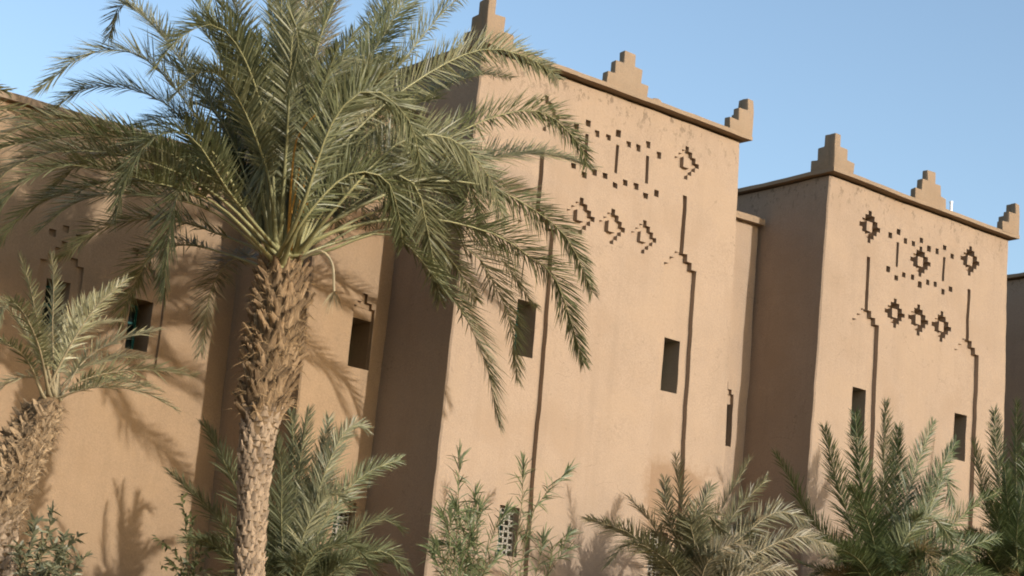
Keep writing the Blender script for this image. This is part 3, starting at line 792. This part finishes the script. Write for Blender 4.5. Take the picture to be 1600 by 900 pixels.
S0 = [[(62,520,21.2),(45,440,20.9),(30,398,20.8)], [(82,520,21.4),(84,440,21.2),(80,396,21.1)], [(110,540,21.2),(150,480,20.9),(198,436,20.7)], [(100,530,21.9),(128,480,22.2),(160,458,22.4)],
 [(130,565,21.5),(185,530,21.4),(248,516,21.3)], [(140,590,21.2),(220,578,20.9),(305,586,20.7)], [(150,605,21.0),(220,612,20.7),(275,640,20.6)], [(50,540,22.0),(10,480,22.3),(-20,455,22.5)],
 [(40,560,21.3),(-10,530,21.0),(-60,540,20.8)], [(55,590,21.8),(10,600,22.0),(-25,640,22.1)], [(60,540,20.9),(30,480,20.4),(5,480,20.1),(-10,530,20.0)],
 [(95,545,22.3),(135,510,22.8),(190,500,23.1)], [(120,580,22.0),(180,560,22.3),(235,560,22.5)], [(140,600,21.8),(200,596,22),(250,610,22.1)]]
for sp in S0:
    frond(palm0, [c0+Vector((rng.uniform(-.1, .1), rng.uniform(-.1, .1), rng.uniform(-.06, .06)))]+[at(*q) for q in sp], L_PALE, rng, bare=rng.uniform(.18, .26), leaf=.34 if sp[-1][0] > 100 else .27, per_m=54, width=.019, rmat=M_RACHP, stalk=.022)

# ---- a palm standing outside the left edge: only its frond tips reach in
rng = random.Random(31)
PYL = 22.0; cl = at(-330, 330, PYL)
palml = empty('date_palm', (cl.x, cl.y, 0), 'palm mostly out of view, frond tips at upper left edge', 'palm tree')
ctrl = [(Vector((cl.x, cl.y, -.1)), .28), (Vector((cl.x, cl.y, 3)), .24), (cl-Vector((0, 0, 1.6)), .36), (cl-Vector((0, 0, .2)), .36), (cl, .2)]
axs, rads = lerp_axis(ctrl, 30); trl = put('trunk', trunk_mesh(axs, rads, M_BARK), palml)
for sp in ([(-200,190,21.8),(-80,128,21.6),(12,142,21.5)], [(-190,230,21.6),(-70,178,21.4),(22,172,21.3),(60,190,21.2)], [(-180,260,22.3),(-60,200,22.5),(48,180,22.6)], [(-200,150,22),(-120,30,22),(-30,0,21.9)], [(-380,120,22),(-450,0,22),(-560,20,22)], [(-250,300,21),(-160,330,20.4),(-100,420,20)], [(-420,250,22),(-560,220,22),(-680,300,22)], [(-330,100,22.5),(-320,-80,22.8),(-300,-200,23)]):
    frond(palml, [cl]+[at(*q) for q in sp], L_MAIN, rng, leaf=.42, per_m=40)

# ---- young palms along the foot of the walls
def young(label, cx, cy, Y, specs, lmat, seed, extra=10, leaf=.36, rmat=None, ln=(1.8, 2.8), per_m=62, width=.021, trunk_r=.2, spread=(30, 75), shr=0):
    rng = random.Random(seed); c = at(cx, cy, Y)
    root = empty('young_palm', (c.x, c.y, 0), label, 'palm', 'young palms at the foot of the walls')
    ctrl = [(Vector((c.x, c.y, -.1)), trunk_r*1.2), (Vector((c.x, c.y, c.z*.5)), trunk_r*1.1), (Vector((c.x, c.y, c.z)), trunk_r*.7)]
    axs, rads = lerp_axis(ctrl, 12); put('trunk', trunk_mesh(axs, rads, M_BARK), root)
    for sp in specs:
        frond(root, [c+Vector((rng.uniform(-.1, .1), rng.uniform(-.1, .1), rng.uniform(-.05, .05)))]+[at(*q) for q in sp], lmat, rng, bare=rng.uniform(.12, .2), leaf=leaf, per_m=per_m, width=width, rmat=rmat, stalk=.02, shrivel=shr*rng.random())
    for i in range(extra):
        az = -math.pi/2+rng.uniform(-1.9, 1.9); dead = i % 6 == 0
        frond(root, arch(c, az, math.radians(rng.uniform(*spread)), rng.uniform(*ln), rng.uniform(2.2, 4.0) if dead else rng.uniform(.6, 2.6), rng, .05), L_DEAD if dead else lmat, rng, bare=.16, leaf=leaf*.95, per_m=per_m, width=width, rmat=rmat, stalk=.02, shrivel=shr*rng.random())
    return root

young('young palm with blue-green fronds behind the tall palm trunk', 445, 985, 23.5,
 [[(395,830,23.2),(350,720,23.0),(318,662,22.9)], [(400,880,23.0),(330,800,22.7),(266,738,22.6)], [(452,800,23.3),(458,700,23.2),(455,645,23.1)], [(460,800,23.2),(472,700,23.0),(482,640,22.9)], [(475,820,23.1),(500,730,22.9),(514,652,22.8)],
  [(480,830,23.0),(515,720,22.6),(545,668,22.4),(572,668,22.3)], [(490,850,22.8),(535,775,22.4),(580,735,22.2),(626,718,22.1)], [(500,890,22.7),(560,830,22.2),(600,812,22.0),(628,828,21.9)], [(500,910,22.5),(560,870,22.0),(600,862,21.8),(634,890,21.7)],
  [(430,840,23.4),(415,760,23.4),(420,690,23.4)], [(440,830,22.7),(440,740,22.4),(430,680,22.2)], [(470,850,22.6),(500,790,22.2),(520,770,22.0),(545,790,21.9)], [(395,900,22.8),(330,850,22.5),(290,840,22.4)], [(480,880,22.3),(530,850,21.8),(560,860,21.6),(585,900,21.5)]],
 L_BLUE, 41, extra=26, leaf=.48, ln=(1.6, 2.4))
young('young palm with half-dry brownish fronds before the large tower', 1085, 985, 20.9,
 [[(1075,860,20.9),(1064,780,20.85),(1056,712,20.8)], [(1100,860,20.7),(1125,800,20.6),(1172,718,20.4)], [(1110,870,20.5),(1150,800,20.2),(1198,748,20.0)], [(1110,890,20.4),(1170,830,20.0),(1215,800,19.8),(1262,814,19.7)], [(1120,910,20.2),(1190,860,19.8),(1250,838,19.6),(1302,856,19.5)],
  [(1050,880,20.9),(1020,822,20.9),(984,778,20.9)], [(1040,890,20.6),(990,838,20.4),(955,822,20.3),(918,810,20.2)], [(1060,900,20.4),(1020,860,20.1),(985,850,20.0),(950,880,19.9)], [(1090,870,20.5),(1095,800,20.3),(1110,760,20.2)], [(1070,870,20.5),(1045,810,20.3),(1038,750,20.2)], [(1120,930,20.0),(1180,895,19.6),(1240,890,19.4)],
  [(1085,860,20.3),(1080,820,20.0),(1100,800,19.8),(1130,830,19.7)], [(1100,890,20.1),(1140,850,19.7),(1170,860,19.5)]],
 L_DRY, 47, extra=34, leaf=.50, rmat=M_RACHP, ln=(1.5, 2.3), shr=.35)
young('dark green young palm with upright fronds before the right tower', 1385, 985, 21.0,
 [[(1345,860,21.0),(1310,760,21.0),(1288,668,21.0)], [(1365,850,20.9),(1345,740,20.8),(1336,645,20.75)], [(1380,850,21.0),(1381,740,21.0),(1383,630,21.0)], [(1390,850,21.2),(1398,750,21.3),(1404,668,21.35)], [(1400,850,20.8),(1425,750,20.7),(1458,660,20.6)], [(1410,870,20.7),(1450,770,20.5),(1494,690,20.4)],
  [(1330,890,21.3),(1265,810,21.6),(1240,760,21.7),(1212,710,21.8)], [(1420,880,20.5),(1455,790,20.2),(1476,745,20.1),(1490,790,20.0)], [(1430,890,20.4),(1490,820,20.1),(1530,785,20.0),(1562,768,19.9)], [(1430,910,20.2),(1500,860,19.8),(1560,840,19.6)], [(1340,900,20.6),(1290,850,20.4),(1255,850,20.3)], [(1370,870,20.5),(1350,800,20.2),(1330,760,20.0)], [(1400,880,20.3),(1430,820,20.0),(1460,810,19.8),(1490,850,19.7)], [(1360,900,20.2),(1320,860,19.8),(1290,870,19.6)], [(1440,930,19.9),(1510,900,19.5),(1560,905,19.3)]],
 L_DARK, 53, extra=40, leaf=.54, ln=(1.6, 2.6))
young('deep green young palm at the far right edge', 1600, 985, 20.8,
 [[(1580,860,20.8),(1562,750,20.8),(1553,642,20.8)], [(1592,850,20.6),(1588,740,20.5),(1588,628,20.4)], [(1570,870,20.8),(1540,780,20.8),(1522,692,20.8)], [(1605,850,20.8),(1612,740,20.8),(1622,640,20.8)], [(1560,890,20.5),(1520,840,20.3),(1490,838,20.2)], [(1575,880,20.4),(1555,800,20.2),(1540,770,20.1)], [(1585,870,20.3),(1575,790,20.0),(1570,730,19.9)], [(1620,860,20.4),(1650,760,20.2),(1690,700,20)], [(1560,920,20.2),(1510,890,19.8),(1480,900,19.6)], [(1590,880,20.1),(1590,820,19.8),(1600,760,19.6)], [(1600,860,20.2),(1606,780,20),(1604,700,19.8)]],
 L_DARK, 59, extra=42, leaf=.54, ln=(1.8, 2.8))

# ------------------------------------------------------------------ shrubs and reeds
def stemtube(verts, faces, pts, r0, r1, n=12):
    c, L = spline(pts, n)
    k0 = len(verts)
    for k, p in enumerate(c):
        T = (c[min(n, k+1)]-c[max(0, k-1)]).normalized(); s = T.orthogonal().normalized(); q = T.cross(s); r = r0+(r1-r0)*k/n
        for j in range(4): a = math.pi/2*j; verts.append(p+(s*math.cos(a)+q*math.sin(a))*r)
    for k in range(n):
        for j in range(4): faces.append((k0+k*4+j, k0+k*4+(j+1) % 4, k0+k*4+4+(j+1) % 4, k0+k*4+4+j))
    return c
def plant(name, label, cat, stems, lmat, seed, leaf, width, per, spread, droop, fill=0, twigs=0, start=.25, root_at=None, group=None, tuft=0):
    """stems: lists of points from the ground up; leaves grow along the upper part of each stem"""
    rng = random.Random(seed); rp = root_at or stems[0][0]
    root = empty(name, (rp.x, rp.y, 0), label, cat, group)
    LV, LF, LVAL = [], [], []
    for st in stems:
        sv_, sf_ = [], []
        c = stemtube(sv_, sf_, st, .012, .004); allc = [(c, start)]
        for _ in range(twigs):
            k = rng.randint(4, 10); d = Vector((rng.gauss(0, 1), rng.gauss(0, 1), rng.uniform(.3, 1.2))).normalized(); L = rng.uniform(.25, .55)
            tw = [c[k], c[k]+d*L*.5, c[k]+d*L+Vector((0, 0, -.05))]; allc.append((stemtube(sv_, sf_, tw, .006, .003, 8), .15))
        me = bpy.data.meshes.new('stem'); me.from_pydata(sv_, [], sf_); me.materials.append(M_STEM); put('stem', me, root)
        for c, s0 in allc:
            L = sum((b_-a).length for a, b_ in zip(c, c[1:])); n = max(4, int(L*per)); m_ = len(c)-1
            for i in range(n):
                t = s0+(1-s0)*((i+rng.random())/n)**(.75 if tuft else 1); f = t*m_; k = min(m_-1, int(f)); p = c[k].lerp(c[k+1], f-k); T = (c[k+1]-c[k]).normalized()
                d = (T*rng.uniform(.35, 1.0)+Vector((rng.gauss(0, 1), rng.gauss(0, 1), rng.gauss(0, .7)))*spread).normalized()
                wd = d.cross(Vector((rng.gauss(0, 1), rng.gauss(0, 1), rng.gauss(.6, 1)))).normalized()
                blade(LV, LF, LVAL, p, d, wd, leaf*rng.uniform(.6, 1.15), width*rng.uniform(.75, 1.2), min(1, max(0, rng.gauss(.5, .25))), droop*rng.uniform(.2, 1.6))
            if tuft:
                for i in range(tuft):
                    T = (c[-1]-c[-3]).normalized(); d = (T+Vector((rng.gauss(0, 1), rng.gauss(0, 1), rng.gauss(0, .6)))*.28).normalized(); wd = d.cross(FWD).normalized()
                    blade(LV, LF, LVAL, c[-1]-T*rng.uniform(0, .25), d, wd, leaf*rng.uniform(.8, 1.2), width, rng.random(), droop)
    me = bpy.data.meshes.new('leaves'); me.from_pydata(LV, [], LF); me.materials.append(lmat)
    a = me.attributes.new('v', 'FLOAT', 'POINT'); a.data.foreach_set('value', LVAL)
    o = put('leaves', me, root); o['kind'] = 'stuff'
    return root
def gstem(x0, Y, *px):
    p = [at(*q, Y) if len(q) == 2 else at(*q) for q in px]
    g = Vector((at(x0, 980, Y).x, Y, 0)); return [g]+p
# reeds in front of the large tower
YR = 21.4
plant('reed_clump', 'loose clump of thin green reeds before the large tower', 'reeds',
 [gstem(700, YR, (712,860), (716,770), (718,712)), gstem(720, YR, (740,880), (748,820), (742,770)), gstem(770, YR, (800,880), (815,800), (817,726)), gstem(780, YR, (815,880), (838,790), (888,735)), gstem(700, YR, (720,900), (705,840), (690,800)),
  gstem(730, YR, (755,900), (768,840), (790,800)), gstem(740, YR, (735,900), (728,850), (712,790)), gstem(760, YR, (850,920), (860,860), (890,833)), gstem(770, YR, (830,930), (842,880), (850,838)), gstem(720, YR, (700,920), (692,880), (682,850)), gstem(715, YR, (742,930), (760,890), (775,870)), gstem(735, YR, (722,900), (735,850), (733,800)), gstem(725, YR, (715,920), (722,880), (720,850)), gstem(715, YR, (705,900), (700,860), (705,800)), gstem(722, YR, (728,890), (738,840), (752,790)), gstem(730, YR, (745,920), (748,870), (735,830)), gstem(705, YR, (695,910), (688,880), (676,862))],
 L_REED, 71, .34, .018, 24, .55, .25, start=.45, twigs=2, tuft=12)
YS = 20.6
plant('oleander_shrub', 'grey-green leafy shrub at lower left beside the leaning trunk', 'shrub',
 [gstem(60, YS, (60,900), (75,840), (82,795)), gstem(60, YS, (40,900), (48,850), (55,815)), gstem(70, YS, (90,900), (105,860), (122,838)), gstem(60, YS, (70,920), (95,870), (100,835)), gstem(60, YS, (40,930), (30,880), (28,850)), gstem(65, YS, (100,930), (120,890), (134,868)), gstem(65, YS, (60,930), (62,880), (66,845)), gstem(65, YS, (80,940), (85,890), (88,860))],
 L_OLEA, 73, .16, .034, 46, .8, .2, twigs=9, start=.55)
YS2 = 22.6
plant('leafy_shrub', 'thin dark-leaved shrub left of the tall palm trunk', 'shrub',
 [gstem(285, YS2, (290,900), (292,830), (283,772)), gstem(285, YS2, (285,900), (268,860), (243,838)), gstem(290, YS2, (300,910), (303,850), (298,800)), gstem(290, YS2, (295,920), (310,870), (318,840)), gstem(285, YS2, (285,930), (275,890), (262,872))],
 L_SHRB, 79, .13, .034, 26, .75, .2, twigs=4, start=.5)
